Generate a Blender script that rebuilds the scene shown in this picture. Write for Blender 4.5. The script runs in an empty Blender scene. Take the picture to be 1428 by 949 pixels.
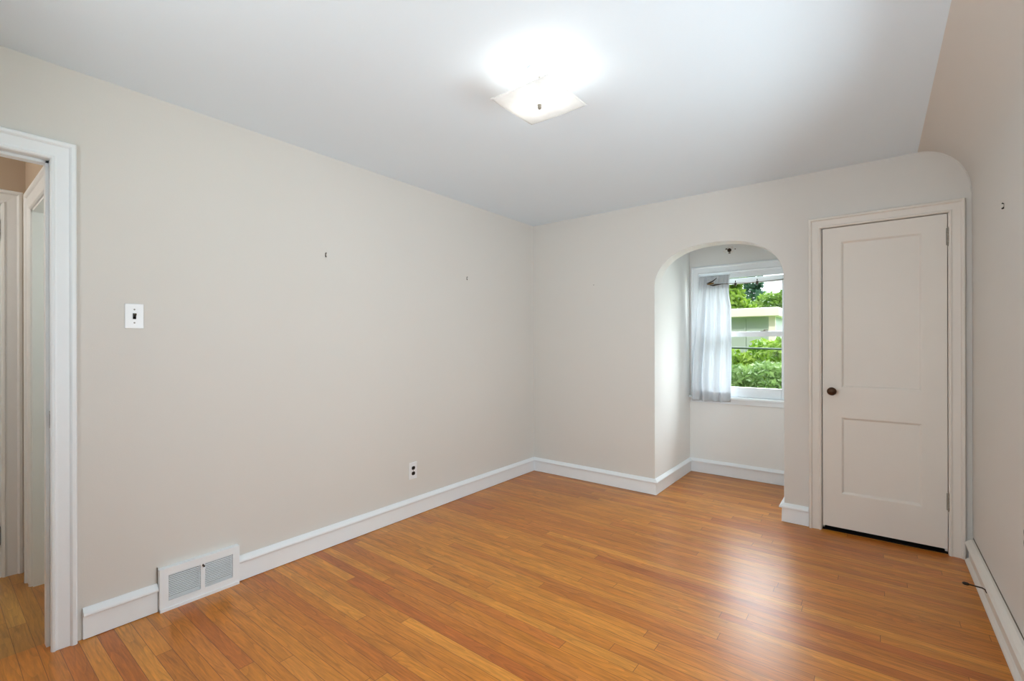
import bpy, bmesh, math, random
from mathutils import Vector, Matrix
import numpy as np

S = bpy.context.scene
COL = S.collection

# ------------------------------------------------------------------ camera
CAM_F, YAW, ROLL, Y0 = 646.95, 0.6639, -0.0023, 478.2
cam_d = bpy.data.cameras.new('camera'); cam = bpy.data.objects.new('camera', cam_d); COL.objects.link(cam)
cam_d.sensor_width = 36; cam_d.lens = CAM_F / 1428 * 36
cam_d.shift_y = (Y0 - 474.5) / 1428; cam_d.clip_start = 0.02; cam_d.clip_end = 400
F = Vector((-math.sin(YAW), math.cos(YAW), 0)); R = Vector((math.cos(YAW), math.sin(YAW), 0)); U = Vector((0, 0, 1))
R2 = R * math.cos(ROLL) + U * math.sin(ROLL); U2 = -R * math.sin(ROLL) + U * math.cos(ROLL)
mw = Matrix((R2, U2, -F)).transposed().to_4x4(); mw.translation = (0, 0, 1.25)
cam.matrix_world = mw
S.camera = cam

# ------------------------------------------------------------------ light and exposure
S.view_settings.view_transform = 'Standard'; S.view_settings.look = 'None'
S.view_settings.gamma = 1; S.view_settings.use_curve_mapping = False
S.view_settings.exposure = 0.22
SKY = 1.0; SUN = 2.1; DAY_RIGHT = 62; REAR_FILL = 44; LAMP = 1.35; HALL = 12.5; ALCOVE_FILL = 430
w = bpy.data.worlds.new('sky'); S.world = w; w.use_nodes = True
bg = w.node_tree.nodes['Background']; wt = w.node_tree
_tc = wt.nodes.new('ShaderNodeTexCoord'); _sp = wt.nodes.new('ShaderNodeSeparateXYZ'); _rp = wt.nodes.new('ShaderNodeValToRGB')
wt.links.new(_tc.outputs['Generated'], _sp.inputs[0]); wt.links.new(_sp.outputs['Z'], _rp.inputs['Fac']); wt.links.new(_rp.outputs['Color'], bg.inputs[0])
_e = _rp.color_ramp.elements; _e[0].position = 0.08; _e[0].color = (1.5, 1.6, 1.7, 1); _e[1].position = 0.5; _e[1].color = (11.0, 11.8, 12.6, 1)
_m = _rp.color_ramp.elements.new(0.3); _m.color = (4.5, 4.9, 5.3, 1)
# sky brightened on the far side for the floor's reflection, dimmer behind the house
_mr = wt.nodes.new('ShaderNodeMapRange'); _mr.inputs[1].default_value = 0.0; _mr.inputs[2].default_value = 0.5; _mr.inputs[3].default_value = 0.14; _mr.inputs[4].default_value = 1.0
wt.links.new(_sp.outputs['Y'], _mr.inputs[0]); _vs = wt.nodes.new('ShaderNodeVectorMath'); _vs.operation = 'SCALE'
wt.links.new(_rp.outputs['Color'], _vs.inputs[0]); wt.links.new(_mr.outputs[0], _vs.inputs['Scale']); wt.links.new(_vs.outputs[0], bg.inputs[0])
bg.inputs[1].default_value = SKY
def light(name, kind, loc, energy, color=(1, 1, 1), direction=None, **kw):
    d = bpy.data.lights.new(name, kind); d.energy = energy; d.color = color
    for k, v in kw.items(): setattr(d, k, v)
    o = bpy.data.objects.new(name, d); COL.objects.link(o); o.location = loc
    if direction is not None: o.rotation_euler = Vector(direction).to_track_quat('-Z', 'Y').to_euler()
    return o
light('sun', 'SUN', (0, -5, 20), SUN, (1.0, 0.95, 0.86), (0.3, 0.75, -0.85), angle=0.02)
# area panels outside two unseen windows: daylight at right, added fill at rear
light('daylight_right_window', 'AREA', (0.95, 1.60, 1.3), DAY_RIGHT, (0.85, 0.94, 1.0), (-1, 0.85, 0.6), shape='RECTANGLE', size=1.3, size_y=1.2)
light('rear_fill_panel', 'AREA', (-0.85, -1.0, 1.5), REAR_FILL, (0.86, 0.94, 1.0), (0.3, 1, 0.7), shape='RECTANGLE', size=1.7, size_y=1.3)
light('alcove_fill_panel', 'AREA', (1.6, 6.3, 2.2), ALCOVE_FILL, (0.90, 0.96, 1.0), (-1.5, -3.0, 0.0), shape='RECTANGLE', size=2.8, size_y=4.0)  # unseen panel beside the alcove window, added to brighten its left wall
light('hall_fill', 'POINT', (-3.2, -0.9, 2.15), HALL, (1.0, 0.93, 0.84), shadow_soft_size=0.12)  # unseen point light added to brighten the hall
light('next_room_fill', 'POINT', (-3.15, 1.3, 1.7), 11, (0.9, 1.0, 0.95), shadow_soft_size=0.2)  # unseen point light added to brighten the room past the end doorway

# ------------------------------------------------------------------ materials
def s2l(c):
    return tuple((v / 12.92 if v <= 0.04045 else ((v + 0.055) / 1.055) ** 2.4) for v in [x / 255 for x in c])
def base(name):
    m = bpy.data.materials.new(name); m.use_nodes = True
    return m, m.node_tree, m.node_tree.nodes['Principled BSDF']
def N(t, kind, **kw):
    n = t.nodes.new(kind)
    for k, v in kw.items(): setattr(n, k, v)
    return n
def paint(name, rgb, rough=0.5, vary=0.03, bump=0.0, scale=6, spec=0.4, bscale=180, metal=0.0):
    m, t, b = base(name)
    tc = N(t, 'ShaderNodeTexCoord'); no = N(t, 'ShaderNodeTexNoise'); no.inputs['Scale'].default_value = scale
    no.inputs['Detail'].default_value = 5
    t.links.new(tc.outputs['Object'], no.inputs['Vector'])
    mx = N(t, 'ShaderNodeMix', data_type='RGBA')
    c = s2l(rgb); mx.inputs['A'].default_value = tuple(v * (1 - vary) for v in c) + (1,)
    mx.inputs['B'].default_value = tuple(min(1, v * (1 + vary)) for v in c) + (1,)
    t.links.new(no.outputs['Fac'], mx.inputs['Factor']); t.links.new(mx.outputs['Result'], b.inputs['Base Color'])
    b.inputs['Roughness'].default_value = rough; b.inputs['Specular IOR Level'].default_value = spec
    b.inputs['Metallic'].default_value = metal
    if bump:
        n2 = N(t, 'ShaderNodeTexNoise'); n2.inputs['Scale'].default_value = bscale; n2.inputs['Detail'].default_value = 3
        t.links.new(tc.outputs['Object'], n2.inputs['Vector'])
        bp = N(t, 'ShaderNodeBump'); bp.inputs['Strength'].default_value = bump; bp.inputs['Distance'].default_value = 0.002
        t.links.new(n2.outputs['Fac'], bp.inputs['Height']); t.links.new(bp.outputs['Normal'], b.inputs['Normal'])
    return m
M = {}
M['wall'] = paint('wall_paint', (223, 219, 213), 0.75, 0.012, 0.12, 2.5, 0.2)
M['alcove'] = paint('daylit_wall_paint', (242, 241, 238), 0.75, 0.012, 0.12, 2.5, 0.2)  # lighter copy of the wall paint, window light put into its colour
M['ceiling'] = paint('ceiling_paint', (234, 245, 254), 0.85, 0.015, 0.15, 1.6, 0.1)
M['trim'] = paint('white_trim_paint', (243, 247, 250), 0.42, 0.02, 0.08, 8, 0.4, 60)
M['door'] = paint('door_paint', (233, 226, 217), 0.45, 0.02, 0.08, 5, 0.4, 60)
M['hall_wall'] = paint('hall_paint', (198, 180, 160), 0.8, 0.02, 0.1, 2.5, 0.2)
M['green_wall'] = paint('pale_green_paint', (206, 214, 198), 0.7, 0.02, 0.1, 2.5, 0.2)
M['plastic'] = paint('white_plastic', (240, 241, 243), 0.3, 0.0, 0, 3, 0.5)
M['dark'] = paint('black_plastic', (20, 18, 17), 0.4, 0.1, 0, 30, 0.5)
M['slot'] = paint('dark_void', (12, 11, 10), 0.9, 0.1, 0, 30, 0.1)
M['bronze'] = paint('aged_bronze', (74, 52, 36), 0.32, 0.25, 0.2, 60, 0.5, 200, 0.75)
M['brass'] = paint('old_brass', (150, 112, 62), 0.35, 0.15, 0.1, 60, 0.5, 200, 0.8)
M['iron'] = paint('dark_iron', (60, 48, 38), 0.45, 0.2, 0.1, 60, 0.5, 200, 0.5)
M['steel'] = paint('dull_steel', (140, 134, 124), 0.4, 0.12, 0.1, 60, 0.5, 200, 0.7)
M['hinge'] = paint('painted_hinge_worn', (150, 142, 130), 0.45, 0.45, 0.3, 90, 0.5, 260)
M['gap'] = paint('shadow_gap_filler', (120, 110, 98), 0.9, 0.2, 0, 30, 0.1)
M['fascia'] = paint('cream_fascia_paint', (240, 228, 218), 0.7, 0.03, 0, 1)
M['siding'] = paint('grey_green_siding', (176, 186, 178), 0.7, 0.15, 0, 1.2)
M['ground'] = paint('lawn', (96, 130, 50), 0.95, 0.3, 0, 3)
M['bark'] = paint('bark', (92, 74, 56), 0.9, 0.3, 0.3, 20)
M['cable'] = paint('dark_green_cable', (48, 70, 56), 0.4, 0.1, 0, 20)
M['plaster_chip'] = paint('chipped_plaster', (240, 232, 226), 0.9, 0.08, 0.3, 90)
M['duct'] = paint('grey_duct_metal', (52, 52, 54), 0.6, 0.1, 0, 20)
M['gap_shade'] = paint('door_gap_shade', (22, 17, 14), 0.9, 0.2, 0, 20)
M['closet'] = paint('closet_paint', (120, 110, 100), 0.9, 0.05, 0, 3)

def leaf_mat(name, c1, c2, sc=3.0):
    m, t, b = base(name)
    tc = N(t, 'ShaderNodeTexCoord'); no = N(t, 'ShaderNodeTexNoise'); no.inputs['Scale'].default_value = sc
    no.inputs['Detail'].default_value = 6
    t.links.new(tc.outputs['Object'], no.inputs['Vector'])
    r = N(t, 'ShaderNodeValToRGB'); r.color_ramp.elements[0].position = 0.35; r.color_ramp.elements[1].position = 0.65
    r.color_ramp.elements[0].color = s2l(c1) + (1,); r.color_ramp.elements[1].color = s2l(c2) + (1,)
    t.links.new(no.outputs['Fac'], r.inputs['Fac']); t.links.new(r.outputs['Color'], b.inputs['Base Color'])
    b.inputs['Roughness'].default_value = 0.6
    tr = N(t, 'ShaderNodeBsdfTranslucent'); t.links.new(r.outputs['Color'], tr.inputs['Color'])
    mx = N(t, 'ShaderNodeMixShader'); mx.inputs[0].default_value = 0.35
    t.links.new(b.outputs[0], mx.inputs[1]); t.links.new(tr.outputs[0], mx.inputs[2])
    t.links.new(mx.outputs[0], t.nodes['Material Output'].inputs['Surface'])
    return m
M['leaf_lime'] = leaf_mat('lime_leaves', (84, 124, 32), (156, 184, 70))
M['leaf_mid'] = leaf_mat('mid_green_leaves', (78, 116, 44), (140, 170, 78))
M['leaf_grey'] = leaf_mat('grey_green_leaves', (90, 122, 64), (140, 168, 100))
M['leaf_dark'] = leaf_mat('dark_bluish_leaves', (44, 78, 62), (96, 134, 110))

def glass_mat():
    m, t, b = base('window_glass'); t.nodes.remove(b)
    tr = N(t, 'ShaderNodeBsdfTransparent'); tr.inputs[0].default_value = (0.97, 0.985, 0.98, 1)
    gl = N(t, 'ShaderNodeBsdfGlossy'); gl.inputs['Roughness'].default_value = 0.02
    lw = N(t, 'ShaderNodeFresnel'); lw.inputs[0].default_value = 1.12
    mx = N(t, 'ShaderNodeMixShader'); t.links.new(lw.outputs[0], mx.inputs[0])
    t.links.new(tr.outputs[0], mx.inputs[1]); t.links.new(gl.outputs[0], mx.inputs[2])
    t.links.new(mx.outputs[0], t.nodes['Material Output'].inputs['Surface'])
    return m
M['glass'] = glass_mat()

def shade_mat():
    # frosted square glass: cloudy etched pattern, partly clear
    m, t, b = base('etched_glass')
    b.inputs['Base Color'].default_value = (0.93, 0.93, 0.91, 1); b.inputs['Roughness'].default_value = 0.25
    tc = N(t, 'ShaderNodeTexCoord'); no = N(t, 'ShaderNodeTexNoise'); no.inputs['Scale'].default_value = 16
    t.links.new(tc.outputs['Object'], no.inputs['Vector'])
    mr = N(t, 'ShaderNodeMapRange'); mr.inputs[3].default_value = 0.1; mr.inputs[4].default_value = 0.36
    t.links.new(no.outputs['Fac'], mr.inputs[0])
    tl = N(t, 'ShaderNodeBsdfTranslucent'); tl.inputs[0].default_value = (0.8, 0.8, 0.79, 1)
    tp = N(t, 'ShaderNodeBsdfTransparent')
    a = N(t, 'ShaderNodeMixShader'); a.inputs[0].default_value = 0.4
    t.links.new(b.outputs[0], a.inputs[1]); t.links.new(tl.outputs[0], a.inputs[2])
    c = N(t, 'ShaderNodeMixShader'); t.links.new(mr.outputs[0], c.inputs[0])
    t.links.new(a.outputs[0], c.inputs[1]); t.links.new(tp.outputs[0], c.inputs[2])
    t.links.new(c.outputs[0], t.nodes['Material Output'].inputs['Surface'])
    return m
M['shade'] = shade_mat()
def emit_mat():
    m, t, b = base('lit_bulb'); b.inputs['Base Color'].default_value = (1, 1, 1, 1)
    b.inputs['Emission Color'].default_value = (1, 0.96, 0.9, 1); b.inputs['Emission Strength'].default_value = 5
    return m
M['bulb'] = emit_mat()

def cloth_mat():
    m, t, b = base('sheer_curtain_cloth')
    tc = N(t, 'ShaderNodeTexCoord'); wv = N(t, 'ShaderNodeTexNoise'); wv.inputs['Scale'].default_value = 30
    mp = N(t, 'ShaderNodeMapping'); mp.inputs['Scale'].default_value = (8, 8, 0.3)
    t.links.new(tc.outputs['Object'], mp.inputs[0]); t.links.new(mp.outputs[0], wv.inputs['Vector'])
    mx = N(t, 'ShaderNodeMix', data_type='RGBA'); mx.inputs['A'].default_value = s2l((222, 226, 230)) + (1,)
    mx.inputs['B'].default_value = s2l((240, 242, 244)) + (1,); t.links.new(wv.outputs['Fac'], mx.inputs['Factor'])
    t.links.new(mx.outputs['Result'], b.inputs['Base Color']); b.inputs['Roughness'].default_value = 0.8
    tl = N(t, 'ShaderNodeBsdfTranslucent'); t.links.new(mx.outputs['Result'], tl.inputs[0])
    a = N(t, 'ShaderNodeMixShader'); a.inputs[0].default_value = 0.36
    t.links.new(b.outputs[0], a.inputs[1]); t.links.new(tl.outputs[0], a.inputs[2])
    tp = N(t, 'ShaderNodeBsdfTransparent'); c = N(t, 'ShaderNodeMixShader'); c.inputs[0].default_value = 0.06
    t.links.new(a.outputs[0], c.inputs[1]); t.links.new(tp.outputs[0], c.inputs[2])
    t.links.new(c.outputs[0], t.nodes['Material Output'].inputs['Surface'])
    return m
M['cloth'] = cloth_mat()

def floor_mat(name='oak_strip_floor', tint=(1, 1, 1)):
    m, t, b = base(name)
    L = t.links.new
    tc = N(t, 'ShaderNodeTexCoord'); sp = N(t, 'ShaderNodeSeparateXYZ'); L(tc.outputs['Object'], sp.inputs[0])
    def mth(op, a, bb=None, c=None):
        n = N(t, 'ShaderNodeMath', operation=op)
        for i, v in enumerate((a, bb, c)):
            if v is None: continue
            if isinstance(v, (int, float)): n.inputs[i].default_value = v
            else: L(v, n.inputs[i])
        return n.outputs[0]
    W = 0.0572
    v = mth('DIVIDE', mth('ADD', sp.outputs['Y'], 20.01), W); row = mth('FLOOR', v); fv = mth('FRACT', v)
    wn = N(t, 'ShaderNodeTexWhiteNoise', noise_dimensions='1D'); L(row, wn.inputs['W'])
    wn2 = N(t, 'ShaderNodeTexWhiteNoise', noise_dimensions='1D'); L(mth('ADD', row, 371.3), wn2.inputs['W'])
    length = mth('MULTIPLY_ADD', wn2.outputs['Value'], 1.1, 0.9)
    u = mth('DIVIDE', mth('ADD', mth('MULTIPLY_ADD', wn.outputs['Value'], 7.0, 30.0), sp.outputs['X']), length)
    col = mth('FLOOR', u); fu = mth('FRACT', u)
    cv = N(t, 'ShaderNodeCombineXYZ'); L(row, cv.inputs[0]); L(col, cv.inputs[1])
    wb = N(t, 'ShaderNodeTexWhiteNoise', noise_dimensions='2D'); L(cv.outputs[0], wb.inputs['Vector'])
    rb = N(t, 'ShaderNodeValToRGB'); cr = rb.color_ramp; cr.interpolation = 'LINEAR'
    stops = [(0.0, (184, 104, 42)), (0.12, (192, 117, 42)), (0.4, (200, 127, 46)), (0.7, (206, 134, 50)), (0.9, (214, 145, 60)), (1.0, (188, 108, 44))]
    cr.elements[0].position = 0; cr.elements[0].color = s2l(stops[0][1]) + (1,)
    cr.elements[1].position = 1; cr.elements[1].color = s2l(stops[-1][1]) + (1,)
    for p_, c_ in stops[1:-1]:
        e = cr.elements.new(p_); e.color = s2l(c_) + (1,)
    L(wb.outputs['Value'], rb.inputs['Fac'])
    # grain: long streaks running along the boards, shifted from board to board
    sh = N(t, 'ShaderNodeVectorMath', operation='MULTIPLY_ADD'); L(wb.outputs['Color'], sh.inputs[0])
    sh.inputs[1].default_value = (13, 9, 5); L(tc.outputs['Object'], sh.inputs[2])
    mp = N(t, 'ShaderNodeMapping'); mp.inputs['Scale'].default_value = (5.0, 70, 1); L(sh.outputs[0], mp.inputs[0])
    g1 = N(t, 'ShaderNodeTexNoise'); g1.inputs['Scale'].default_value = 1.0; g1.inputs['Detail'].default_value = 6; g1.inputs['Roughness'].default_value = 0.62
    L(mp.outputs[0], g1.inputs['Vector'])
    # cathedral figure
    # long nested arches: contour bands of a stretched, slowly varying field
    mp2 = N(t, 'ShaderNodeMapping'); mp2.inputs['Scale'].default_value = (1.5, 13, 1); L(sh.outputs[0], mp2.inputs[0])
    gf = N(t, 'ShaderNodeTexNoise'); gf.inputs['Scale'].default_value = 1.0; gf.inputs['Detail'].default_value = 1.5; L(mp2.outputs[0], gf.inputs['Vector'])
    band = mth('FRACT', mth('MULTIPLY', gf.outputs['Fac'], 13.0))
    figure = mth('POWER', band, 1.6)
    mp5 = N(t, 'ShaderNodeMapping'); mp5.inputs['Scale'].default_value = (16, 190, 1); L(sh.outputs[0], mp5.inputs[0])
    g5 = N(t, 'ShaderNodeTexNoise'); g5.inputs['Scale'].default_value = 1.0; g5.inputs['Detail'].default_value = 2; L(mp5.outputs[0], g5.inputs['Vector'])
    mp6 = N(t, 'ShaderNodeMapping'); mp6.inputs['Scale'].default_value = (3.2, 14, 1); L(sh.outputs[0], mp6.inputs[0])
    g6 = N(t, 'ShaderNodeTexNoise'); g6.inputs['Scale'].default_value = 1.0; g6.inputs['Detail'].default_value = 3; L(mp6.outputs[0], g6.inputs['Vector'])
    gr = mth('ADD', mth('ADD', mth('MULTIPLY', g1.outputs['Fac'], 0.42), mth('MULTIPLY', g5.outputs['Fac'], 0.26)), mth('ADD', mth('MULTIPLY', g6.outputs['Fac'], 0.26), mth('MULTIPLY', figure, -0.10)))
    mr = N(t, 'ShaderNodeMapRange'); mr.inputs[1].default_value = 0.27; mr.inputs[2].default_value = 0.58
    mr.inputs[3].default_value = 0.64; mr.inputs[4].default_value = 1.26; L(gr, mr.inputs[0])
    # slow reddish / golden ageing
    n3 = N(t, 'ShaderNodeTexNoise'); n3.inputs['Scale'].default_value = 0.9; L(tc.outputs['Object'], n3.inputs['Vector'])
    red = N(t, 'ShaderNodeMix', data_type='RGBA', blend_type='MULTIPLY'); red.inputs['Factor'].default_value = 1
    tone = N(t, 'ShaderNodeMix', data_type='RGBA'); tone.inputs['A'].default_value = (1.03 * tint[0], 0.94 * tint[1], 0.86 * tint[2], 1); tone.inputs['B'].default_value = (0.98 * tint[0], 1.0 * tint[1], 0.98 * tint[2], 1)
    L(n3.outputs['Fac'], tone.inputs['Factor']); L(rb.outputs['Color'], red.inputs['A']); L(tone.outputs['Result'], red.inputs['B'])
    mul = N(t, 'ShaderNodeVectorMath', operation='SCALE'); L(red.outputs['Result'], mul.inputs[0]); L(mr.outputs[0], mul.inputs['Scale'])
    # seams
    e1 = mth('MINIMUM', fv, mth('SUBTRACT', 1.0, fv)); s1 = mth('LESS_THAN', e1, 0.017)
    e2 = mth('MULTIPLY', mth('MINIMUM', fu, mth('SUBTRACT', 1.0, fu)), length); s2 = mth('LESS_THAN', e2, 0.0012)
    seam = mth('MAXIMUM', s1, s2)
    sm = N(t, 'ShaderNodeMix', data_type='RGBA'); L(mth('MULTIPLY', seam, 0.7), sm.inputs['Factor'])
    L(mul.outputs[0], sm.inputs['A']); sm.inputs['B'].default_value = s2l((84, 40, 18)) + (1,)
    L(sm.outputs['Result'], b.inputs['Base Color'])
    rr = mth('MULTIPLY_ADD', g1.outputs['Fac'], 0.16, 0.25); L(rr, b.inputs['Roughness'])
    b.inputs['Specular IOR Level'].default_value = 0.34
    b.inputs['Coat Weight'].default_value = 0.25; b.inputs['Coat Roughness'].default_value = 0.3
    bp = N(t, 'ShaderNodeBump'); bp.inputs['Strength'].default_value = 0.25; bp.inputs['Distance'].default_value = 0.001
    n4 = N(t, 'ShaderNodeTexNoise'); n4.inputs['Scale'].default_value = 1; mp3 = N(t, 'ShaderNodeMapping'); mp3.inputs['Scale'].default_value = (5, 16, 1)
    L(tc.outputs['Object'], mp3.inputs[0]); L(mp3.outputs[0], n4.inputs['Vector'])
    hgt = mth('SUBTRACT', mth('MULTIPLY_ADD', n4.outputs['Fac'], 2.0, mth('MULTIPLY', g1.outputs['Fac'], 0.35)), mth('MULTIPLY', seam, 0.8)); L(hgt, bp.inputs['Height'])
    L(bp.outputs['Normal'], b.inputs['Normal'])
    return m
M['floor'] = floor_mat()
M['floor_hall'] = floor_mat('browner_oak_floor', (0.78, 0.98, 1.45))  # same oak boards tinted browner, with less red and more blue

# ------------------------------------------------------------------ mesh helpers
class Mesh:
    def __init__(s): s.bm = bmesh.new()
    def box(s, x0, x1, y0, y1, z0, z1):
        v = [s.bm.verts.new((x, y, z)) for x in (x0, x1) for y in (y0, y1) for z in (z0, z1)]
        for f in ((0, 1, 3, 2), (4, 6, 7, 5), (0, 4, 5, 1), (2, 3, 7, 6), (0, 2, 6, 4), (1, 5, 7, 3)):
            s.bm.faces.new([v[i] for i in f])
        return s
    def tube(s, pts, r, seg=10, caps=True):
        pts = [Vector(p) for p in pts]; rs = r if isinstance(r, (list, tuple)) else [r] * len(pts)
        rings = []; up = None
        for i, p in enumerate(pts):
            d = (pts[min(i + 1, len(pts) - 1)] - pts[max(i - 1, 0)]).normalized()
            if up is None: up = d.orthogonal().normalized()
            a = (up - d * up.dot(d)).normalized(); up = a; c = d.cross(a)
            rings.append([s.bm.verts.new(p + (a * math.cos(k * 2 * math.pi / seg) + c * math.sin(k * 2 * math.pi / seg)) * rs[i]) for k in range(seg)])
        for a, c in zip(rings, rings[1:]):
            for k in range(seg): s.bm.faces.new((a[k], a[(k + 1) % seg], c[(k + 1) % seg], c[k]))
        if caps: s.bm.faces.new(rings[0][::-1]); s.bm.faces.new(rings[-1])
        return s
    def lathe(s, origin, axis, prof, seg=28):
        o = Vector(origin); d = Vector(axis).normalized()
        return s.tube([o + d * h for r, h in prof], [max(r, 1e-4) for r, h in prof], seg) if all(prof[i][1] < prof[i + 1][1] for i in range(len(prof) - 1)) else s._lathe(o, d, prof, seg)
    def _lathe(s, o, d, prof, seg):
        a = d.orthogonal().normalized(); c = d.cross(a); rings = []
        for r, h in prof:
            rings.append([s.bm.verts.new(o + d * h + (a * math.cos(k * 2 * math.pi / seg) + c * math.sin(k * 2 * math.pi / seg)) * max(r, 1e-4)) for k in range(seg)])
        for p, q in zip(rings, rings[1:]):
            for k in range(seg): s.bm.faces.new((p[k], p[(k + 1) % seg], q[(k + 1) % seg], q[k]))
        s.bm.faces.new(rings[0][::-1]); s.bm.faces.new(rings[-1]); return s
    def sweep(s, path, prof, fmap, prev=None, nxt=None):
        """path: 2-D polyline; prof: closed list of (offset to the left, height); mitred at the bends."""
        P = [Vector(p) for p in path]; n = len(P); rings = []
        for i in range(n):
            a = P[i - 1] if i else (Vector(prev) if prev else None)
            c = P[i + 1] if i < n - 1 else (Vector(nxt) if nxt else None)
            d1 = (P[i] - a).normalized() if a is not None else None
            d2 = (c - P[i]).normalized() if c is not None else None
            d1 = d1 or d2; d2 = d2 or d1
            n1 = Vector((-d1.y, d1.x)); n2 = Vector((-d2.y, d2.x)); mi = (n1 + n2).normalized(); k = 1 / max(0.2, mi.dot(n1))
            rings.append([s.bm.verts.new(fmap(P[i].x + mi.x * k * o, P[i].y + mi.y * k * o, h)) for o, h in prof])
        m = len(prof)
        for a, c in zip(rings, rings[1:]):
            for k in range(m): s.bm.faces.new((a[k], a[(k + 1) % m], c[(k + 1) % m], c[k]))
        s.bm.faces.new(rings[0][::-1]); s.bm.faces.new(rings[-1]); return s
    def prism(s, outline, fmap, h0, h1):
        a = [s.bm.verts.new(fmap(u, v, h0)) for u, v in outline]; c = [s.bm.verts.new(fmap(u, v, h1)) for u, v in outline]
        s.bm.faces.new(a); s.bm.faces.new(c[::-1]); n = len(a)
        for k in range(n): s.bm.faces.new((a[k], c[k], c[(k + 1) % n], a[(k + 1) % n]))
        return s
    def build(s, name, mat, parent=None, bevel=0.0, seg=2, smooth=False, loc=None):
        bmesh.ops.recalc_face_normals(s.bm, faces=s.bm.faces[:])
        me = bpy.data.meshes.new(name); 
        if loc is not None: bmesh.ops.translate(s.bm, verts=s.bm.verts[:], vec=-Vector(loc))
        s.bm.to_mesh(me); s.bm.free()
        o = bpy.data.objects.new(name, me); COL.objects.link(o); me.materials.append(M[mat] if isinstance(mat, str) else mat)
        if loc is not None: o.location = loc
        if parent is not None:
            o.parent = parent; o.matrix_parent_inverse = Matrix.Translation(-Vector(parent.location))
        if bevel:
            b = o.modifiers.new('bevel', 'BEVEL'); b.width = bevel; b.segments = seg; b.limit_method = 'ANGLE'; b.angle_limit = math.radians(35)
        if smooth or bevel:
            for p in me.polygons: p.use_smooth = True
            if not smooth:
                wn = o.modifiers.new('wn', 'WEIGHTED_NORMAL'); wn.keep_sharp = True
                for e in me.edges: pass
        return o
def struct(o): o['kind'] = 'structure'; return o
def thing(name, label, cat, loc=(0, 0, 0), group=None):
    o = bpy.data.objects.new(name, None); COL.objects.link(o); o.location = loc; o.empty_display_size = 0.05
    o['label'] = label; o['category'] = cat
    if group: o['group'] = group
    return o
def tag(o, label, cat, group=None):
    o['label'] = label; o['category'] = cat
    if group: o['group'] = group
    return o

# ------------------------------------------------------------------ room measures (metres)
XL, XR, YB, YR, H = -2.647, 0.44, 3.728, -0.46, 2.398
AX0, AX1, YW, TH = -1.427, -0.503, 4.65, 0.14
XC = 0.205                      # where the flat ceiling meets the cove
COVE_Z = 2.12
HX = -3.70                      # far wall of the hall
HY = 0.364                      # end wall of the hall

# floor
struct(Mesh().box(XL - 0.09, 0.7, -2.2, 5.0, -0.12, 0.0).build('floor', 'floor'))
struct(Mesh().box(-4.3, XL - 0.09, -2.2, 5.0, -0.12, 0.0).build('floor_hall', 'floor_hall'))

# ceiling
struct(Mesh().box(XL - 0.05, XC, YR - 0.1, YB + 0.05, H, H + 0.1).build('ceiling', 'ceiling'))

# left wall, with the doorway to the hall
DY0, DY1, DZ = -0.39, 0.345, 2.018
ol = [(YR - 0.1, 0), (YR - 0.1, H + 0.08), (YB + TH, H + 0.08), (YB + TH, 0), (DY1, 0), (DY1, DZ), (DY0, DZ), (DY0, 0)]
struct(Mesh().prism(ol, lambda y, z, h: (h, y, z), XL, XL - 0.13).build('wall_left', 'wall'))

# back wall: arch to the alcove and closet doorway
cx, hw, z0, zt, nn = (AX0 + AX1) / 2, (AX1 - AX0) / 2, 1.69, 2.013, 2.3
arch = []
for i in range(49):
    t = math.pi - math.pi * i / 48
    c, s_ = math.cos(t), math.sin(t)
    arch.append((cx + hw * math.copysign(abs(c) ** (2 / nn), c), z0 + (zt - z0) * abs(s_) ** (2 / nn)))
CX0, CX1, CZ = -0.293, 0.351, 2.02
ol = [(XL - 0.05, 0), (AX0, 0)] + arch + [(AX1, 0), (CX0, 0), (CX0, CZ), (CX1, CZ), (CX1, 0), (XR + 0.1, 0), (XR + 0.1, H + 0.08), (XL - 0.05, H + 0.08)]
wb = struct(Mesh().prism(ol, lambda x, z, h: (x, h, z), YB, YB + TH).build('wall_back', 'wall', bevel=0.006))
wb.data.materials.append(M['alcove'])        # the arch's reveal takes the alcove's paint, lightened for the window light
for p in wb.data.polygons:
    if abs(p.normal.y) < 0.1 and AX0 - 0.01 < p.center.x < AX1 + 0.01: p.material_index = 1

# right wall with the cove, and an opening for the window out of view
W2 = (1.00, 2.22, 0.80, 1.72)
m = Mesh(); cove = []
for i in range(25):
    a = math.pi / 2 * i / 24
    cove.append((XC + (XR - XC) * math.cos(a), COVE_Z + (H - COVE_Z) * math.sin(a)))
rows = [[m.bm.verts.new((x, y, z)) for x, z in [(XR, COVE_Z - 0.4)] + cove] for y in (YR - 0.05, YB + 0.01)]
for i in range(len(rows[0]) - 1):
    f = m.bm.faces.new((rows[0][i], rows[1][i], rows[1][i + 1], rows[0][i + 1]))
ZT = COVE_Z - 0.4
m.box(XR, XR + 0.14, YR - 0.1, W2[0], 0, ZT); m.box(XR, XR + 0.14, W2[1], YB + 0.02, 0, ZT); m.box(XR, XR + 0.14, W2[0], W2[1], 0, W2[2])
m.box(XR + 0.001, XR + 0.14, YR - 0.1, YB + 0.02, ZT, H + 0.1); m.box(XC, XR + 0.14, YR - 0.1, YB + 0.02, H + 0.001, H + 0.1)
wr = struct(m.build('wall_right', 'wall'))
for p in wr.data.polygons:
    c = p.center
    p.use_smooth = (XC - 0.001 < c.x < XR and ZT < c.z < H and abs(p.normal.y) < 0.1) or (abs(c.x - XR) < 1e-4 and abs(c.z - (COVE_Z + ZT) / 2) < 0.01)
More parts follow.
